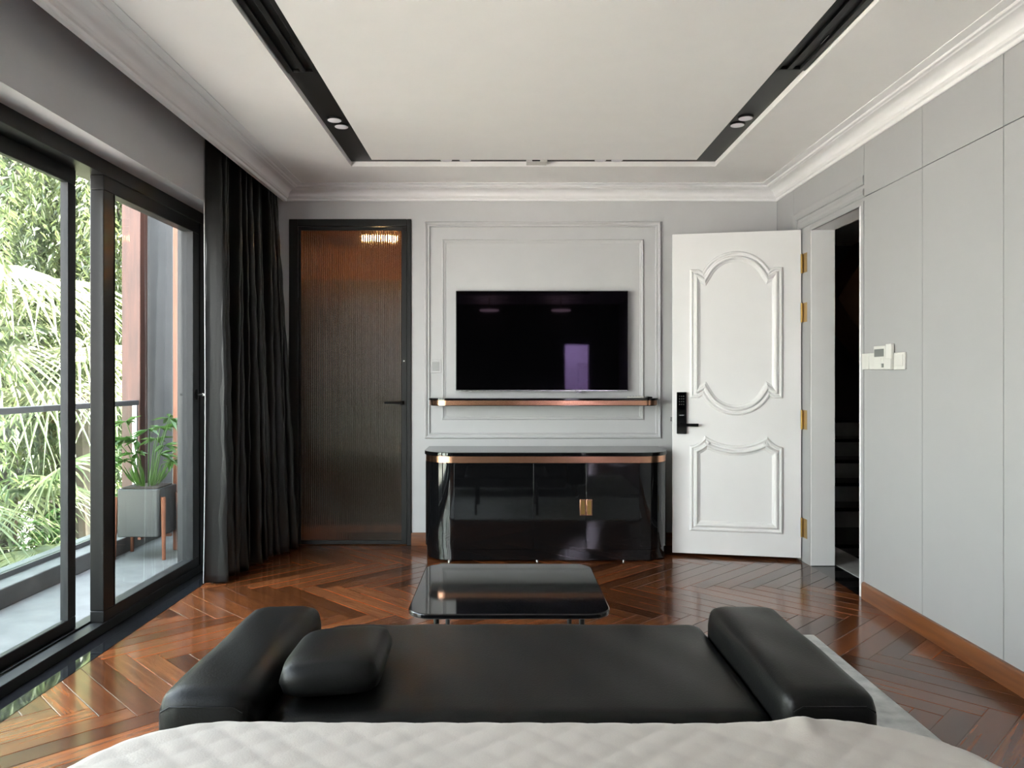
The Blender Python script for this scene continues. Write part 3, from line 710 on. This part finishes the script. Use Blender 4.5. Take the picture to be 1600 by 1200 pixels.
t, a, b, c, d = plate('thermostat', 'white thermostat with grey display on the right wall', 'thermostat', 1370.3, 1388.5, 540.5, 577.5, .018)
build('display', B((XR-.0195, XR-.018, a+.013, b-.010, c+.066, d-.016)), 'plasticgrey', t)
for k in range(2):
    for q_ in range(2): build('button', B((XR-.0200, XR-.018, a+.014+.026*q_, a+.034+.026*q_, c+.010+.028*k, c+.030+.028*k)), 'plasticgrey' if (k, q_) == (0, 0) else 'plastic', t, bevel=.001)
y1, y0 = wy(1390), wy(1399.5)
t = thing('remote_control', 'white slim remote standing in a wall holder beside the thermostat', 'remote control', (XR, (y0+y1)/2, wz(1395, 577)))
build('holder', B((XR-.026, XR-.0002, y0, y1, wz(1395, 577), wz(1395, 560))), 'plastic', t, bevel=.002)
build('body', B((XR-.022, XR-.004, y0+.004, y1-.004, wz(1395, 560), wz(1395, 537))), 'plastic', t, bevel=.002)
t, a, b, c, d = plate('light_switch', 'white switch plate at the right end of the row of wall controls', 'switch', 1400.5, 1417, 550.5, 577.5, .014)
build('rocker', B((XR-.017, XR-.014, a+.008, b-.008, c+.018, d-.01)), 'plastic', t, bevel=.002)
t = thing('wall_socket', 'pale blank socket plate on the moulded panel left of the television', 'socket', (-.49, YB, 1.21))
build('cover', B((-.528, -.452, YB-.006, YB-.0002, 1.222, 1.316)), 'wall', t, bevel=.002)
build('insert', B((-.515, -.465, YB-.008, YB-.006, 1.235, 1.30)), 'panel', t, bevel=.001)

# ------------------------------------------------------------------ balcony
struct(build('floor_balcony', B((-2.90, -2.001, -2.2, 6.4, -.30, -.012)), 'concrete'))
struct(build('trim_11', B((-2.90, -2.60, -2.2, 6.0, -.012, .095)), 'concrete', bevel=.006))
rl = thing('balcony_railing', 'glass balcony railing with dark metal handrail outside the window', 'railing', (-2.74, 2.5, .095))
build('handrail', B((-2.765, -2.715, -2.2, 5.70, .985, 1.022)), 'greymetal', rl, bevel=.004)
build('base_rail', B((-2.76, -2.72, -2.2, 5.70, .0951, .125)), 'greymetal', rl, bevel=.003)
for a, b in ((-2.2, .55), (.57, 3.12), (3.14, 5.68)): build('glass_panel', B((-2.746, -2.734, a, b, .125, .985)), 'glass_rail', rl)
build('end_post', B((-2.755, -2.725, 5.68, 5.70, .125, .985)), 'steel', rl)
struct(build('wall_balcony', B((-2.80, -2.001, 6.0, 6.15, -.012, 3.2), (-2.001, -1.7, 5.601, 6.15, -.012, 3.2)), 'endwall'))
tm = build('timber_post', B((-2.865, -2.725, 5.74, 5.86, .0951, 3.2)), 'timber', bevel=.005); tag(tm, 'reddish brown timber post at the end of the glass railing', 'post')
tm = build('timber_post', B((-2.31, -2.225, 5.34, 5.42, -.011, 3.2)), 'timber_orange', bevel=.005); tag(tm, 'narrow orange timber post beside the window frame on the balcony', 'post')
dp = bmesh.new(); tube(dp, [(-2.52, 5.93, -.01), (-2.52, 5.93, 3.2)], .045, 14); dp = build('drainpipe', dp, 'greymetal'); tag(dp, 'dark vertical drainpipe on the balcony end wall', 'pipe')
# planter with plant
pl = thing('planter', 'grey square planter on wooden legs at the far end of the balcony', 'planter', (-2.42, 5.18, -.012))
build('pot', P(rrect(-2.55, -2.27, 5.04, 5.32, .02), .14, .455), 'pot', pl, bevel=.006)
for sx in (-1, 1):
    for sy in (-1, 1):
        bm = bmesh.new(); tube(bm, [(-2.41+sx*.155, 5.18+sy*.11, .40), (-2.41+sx*.165, 5.18+sy*.125, -.0115)], [.016, .012], 8); build('leg', bm, 'potwood', pl)
build('cross_bar', B((-2.57, -2.25, 5.17, 5.19, .12, .14), (-2.42, -2.40, 5.06, 5.30, .12, .1399)), 'potwood', pl)
def leaf_quad(V, F, p, d, n_, L, W, fold=.0):
    d = d.normalized(); s = d.cross(n_)
    if s.length < 1e-4: s = d.orthogonal()
    s = s.normalized(); nn = s.cross(d); b = len(V)
    V += [tuple(p), tuple(p+d*L*.45+s*W*.5+nn*W*.15), tuple(p+d*L-nn*L*.12), tuple(p+d*L*.45-s*W*.5+nn*W*.15)]
    F += [(b, b+1, b+2), (b, b+2, b+3)]
def mesh_obj(name, V, F, m, parent=None, loc=None):
    me = bpy.data.meshes.new(name); me.from_pydata(V, [], F); me.materials.append(M[m]); o = bpy.data.objects.new(name, me); COL.objects.link(o)
    if parent is not None:
        o.parent = parent; o.location = -parent.location if loc is None else loc
    return o
pt_ = thing('potted_plant', 'leafy green potted plant growing in the balcony planter', 'plant', (-2.42, 5.18, .44))
build('soil', P(rrect(-2.53, -2.29, 5.06, 5.30, .02), .4551, .462), 'soil', pt_)
V, F = [], []; rng = random.Random(11); bm = bmesh.new()
for k in range(16):
    a = rng.uniform(0, 2*pi); rr = rng.uniform(.08, .26); hh = rng.uniform(.15, .46); base = Vector((-2.41+.04*cos(a), 5.18+.04*sin(a), .455))
    tip = Vector((-2.41+rr*cos(a), 5.18+min(rr*sin(a), .2), .455+hh)); mid = (base+tip)/2+Vector((0, 0, .06))
    tube(bm, [base, mid, tip], [.005, .004, .003], 5)
    for q_ in range(9):
        th = a+rng.uniform(-1.7, 1.7); dd = Vector((cos(th), sin(th), rng.uniform(-.5, .35))); leaf_quad(V, F, tip, dd, Vector((0, 0, 1)), rng.uniform(.09, .16), .035)
for k in range(26):
    a = rng.uniform(0, 2*pi); leaf_quad(V, F, Vector((-2.41+.06*cos(a), 5.18+.06*sin(a), .456)), Vector((cos(a)*.5, sin(a)*.5, rng.uniform(.5, 1.1))), Vector((cos(a), sin(a), 0)), rng.uniform(.12, .2), .016)
build('stem', bm, 'potleaf', pt_); mesh_obj('foliage', V, F, 'potleaf', pt_)

# ------------------------------------------------------------------ garden
GZ = -3.2
struct(build('floor_garden', B((-40, -3.2, -20, 45, GZ-.2, GZ)), 'ground'))
def weeping_tree(cx, cy, rad, ztop, nstr, label, seed, zlow=(-1.5, 1.6), mt='leaf', lsz=.13):
    rng = random.Random(seed); t = thing('weeping_tree', label, 'tree', (cx, cy, GZ), 'weeping trees outside the balcony')
    bm = bmesh.new(); tube(bm, [(cx, cy, GZ), (cx+.1, cy, 0), (cx-.05, cy+.1, ztop*.6), (cx, cy, ztop)], [.16, .13, .09, .03], 10)
    for k in range(9):
        a = 2*pi*k/9+rng.random(); z = ztop*rng.uniform(.4, .85); r_ = rad*rng.uniform(.5, .9)
        tube(bm, [(cx, cy, z), (cx+r_*.5*cos(a), cy+r_*.5*sin(a), z+.6), (cx+r_*cos(a), cy+r_*sin(a), z+.7)], [.05, .035, .015], 6)
    build('trunk', bm, 'bark', t)
    V, F = [], []
    for k in range(nstr):
        a = rng.uniform(0, 2*pi); r_ = rad*sqrt(rng.random()); x = cx+r_*cos(a); y = cy+r_*sin(a)
        z = ztop*(1-.35*(r_/rad)**2)+rng.uniform(-.4, .5); zl = rng.uniform(*zlow); dx, dy = rng.uniform(-.05, .05), rng.uniform(-.05, .05)
        i = 0
        while z > zl:
            z -= rng.uniform(.035, .075); i += 1
            sx = .05*sin(z*3+k); th = rng.uniform(0, 2*pi)
            leaf_quad(V, F, Vector((x+sx+dx*i*.05, y+dy*i*.05, z)), Vector((cos(th), sin(th), rng.uniform(-1.5, -.3))), Vector((cos(th+.6), sin(th+.6), .6)), lsz*rng.uniform(.7, 1.3), lsz*.30)
    mesh_obj('foliage', V, F, mt, t); return t
weeping_tree(-6.2, 9.4, 1.5, 5.6, 210, 'tall tree with hanging leaf strands seen through the left pane', 1)
weeping_tree(-7.6, 12.6, 1.9, 7.0, 200, 'tall weeping tree behind the mullion of the sliding window', 2)
weeping_tree(-5.3, 6.3, 1.1, 4.6, 90, 'nearer weeping tree at the left edge of the window view', 3)
weeping_tree(-6.5, 2.5, 1.6, 5.2, 120, 'weeping tree level with the bed, outside the balcony', 4)
weeping_tree(-5.15, 10.9, 1.3, 6.2, 190, 'weeping tree seen between the mullion and the balcony post', 6)
weeping_tree(-9.5, 16.5, 2.4, 8.5, 160, 'farthest weeping tree beyond the railing end', 5, lsz=.18)

def fan_palm(cx, cy, cz, nf, R0, label, seed, droop=.9):
    rng = random.Random(seed); t = thing('fan_palm', label, 'palm tree', (cx, cy, GZ), 'fan palms outside the balcony')
    bm = bmesh.new(); tube(bm, [(cx, cy, GZ), (cx+.08, cy, (GZ+cz)/2), (cx, cy, cz)], [.14, .12, .10], 10); build('trunk', bm, 'bark', t)
    for k in range(nf):
        a = 2*pi*k/nf+rng.uniform(-.25, .25); el = rng.uniform(-.1, .9); pl_ = R0*rng.uniform(.45, .75)
        out = Vector((cos(a)*cos(el), sin(a)*cos(el), sin(el))); hub = Vector((cx, cy, cz))+out*pl_
        side = Vector((-sin(a), cos(a), 0)); V, F = [], []
        b = len(V); V += [tuple(Vector((cx, cy, cz))+side*.012), tuple(Vector((cx, cy, cz))-side*.012), tuple(hub-side*.008), tuple(hub+side*.008)]; F.append((b, b+1, b+2, b+3))
        nl = 26; tilt = rng.uniform(-.3, .5)
        fwd = (out+Vector((0, 0, -.5-tilt))).normalized(); upn = side.cross(fwd)
        for q_ in range(nl):
            th = radians(-125+250*q_/(nl-1)); d = fwd*cos(th)+side*sin(th); L = R0*rng.uniform(.62, .8)*(1-.25*abs(th)/2.2); w_ = .020*R0
            pts = []; NS = 5
            for s in range(NS+1):
                f = s/NS; p = hub+d*L*f+Vector((0, 0, -1))*droop*L*.55*f**2.2; ww = w_*(1.0-.9*f)*(1 if s else .5)
                sv = d.cross(upn).normalized()*ww; pts.append((p-sv+upn*ww*.5, p, p+sv+upn*ww*.5)) 
            b = len(V)
            for tr_ in pts: V += [tuple(c) for c in tr_]
            for s in range(NS):
                for c in range(2): F.append((b+s*3+c, b+s*3+c+1, b+s*3+3+c+1, b+s*3+3+c))
        mesh_obj('frond', V, F, 'palm', t)
    return t
fan_palm(-5.45, 7.9, 1.55, 13, 1.55, 'fan palm with drooping sunlit leaves at the left edge of the window', 21)
fan_palm(-4.75, 8.6, 1.05, 12, 1.25, 'fan palm whose leaves hang behind the window mullion', 22)
fan_palm(-4.7, 6.9, -.35, 12, 1.3, 'low fan palm just below the balcony railing', 23)
fan_palm(-5.6, 4.6, .6, 12, 1.4, 'fan palm outside the nearer sliding panes', 24)
fan_palm(-6.4, 11.0, .4, 12, 1.5, 'distant fan palm showing through the railing glass', 25)
def shrub(cx, cy, rx, ry, zt, n_, label, seed):
    rng = random.Random(seed); t = thing('shrub', label, 'shrub', (cx, cy, GZ), 'dense shrubs in the garden below')
    bm = bmesh.new()
    for k in range(5): tube(bm, [(cx, cy, GZ), (cx+rng.uniform(-.5, .5)*rx, cy+rng.uniform(-.5, .5)*ry, GZ+(zt-GZ)*.8)], [.05, .02], 6)
    build('stem', bm, 'bark', t); V, F = [], []
    for k in range(n_):
        a = rng.uniform(0, 2*pi); r_ = sqrt(rng.random()); zz = rng.random()
        s_ = sqrt(max(0, 1-(zz)**3)); p = Vector((cx+rx*r_*s_*cos(a), cy+ry*r_*s_*sin(a), GZ+(zt-GZ)*(.25+.75*zz))); th = rng.uniform(0, 2*pi)
        leaf_quad(V, F, p, Vector((cos(th), sin(th), rng.uniform(-.6, .6))), Vector((0, 0, 1)), rng.uniform(.14, .28), .09)
    mesh_obj('foliage', V, F, 'shrubleaf', t)
shrub(-5.0, 9.6, 1.3, 1.8, -.3, 2600, 'dark green shrub behind the balcony railing glass', 31)
shrub(-6.9, 8.0, 1.4, 1.8, .3, 2600, 'dense shrub low behind the left fan palm', 32)
shrub(-6.8, 4.2, 1.3, 2.0, .2, 2200, 'shrub outside the nearer sliding panes', 33)
shrub(-8.2, 13.5, 2.0, 2.5, 1.0, 3000, 'farthest shrub mass beyond the palms', 34)
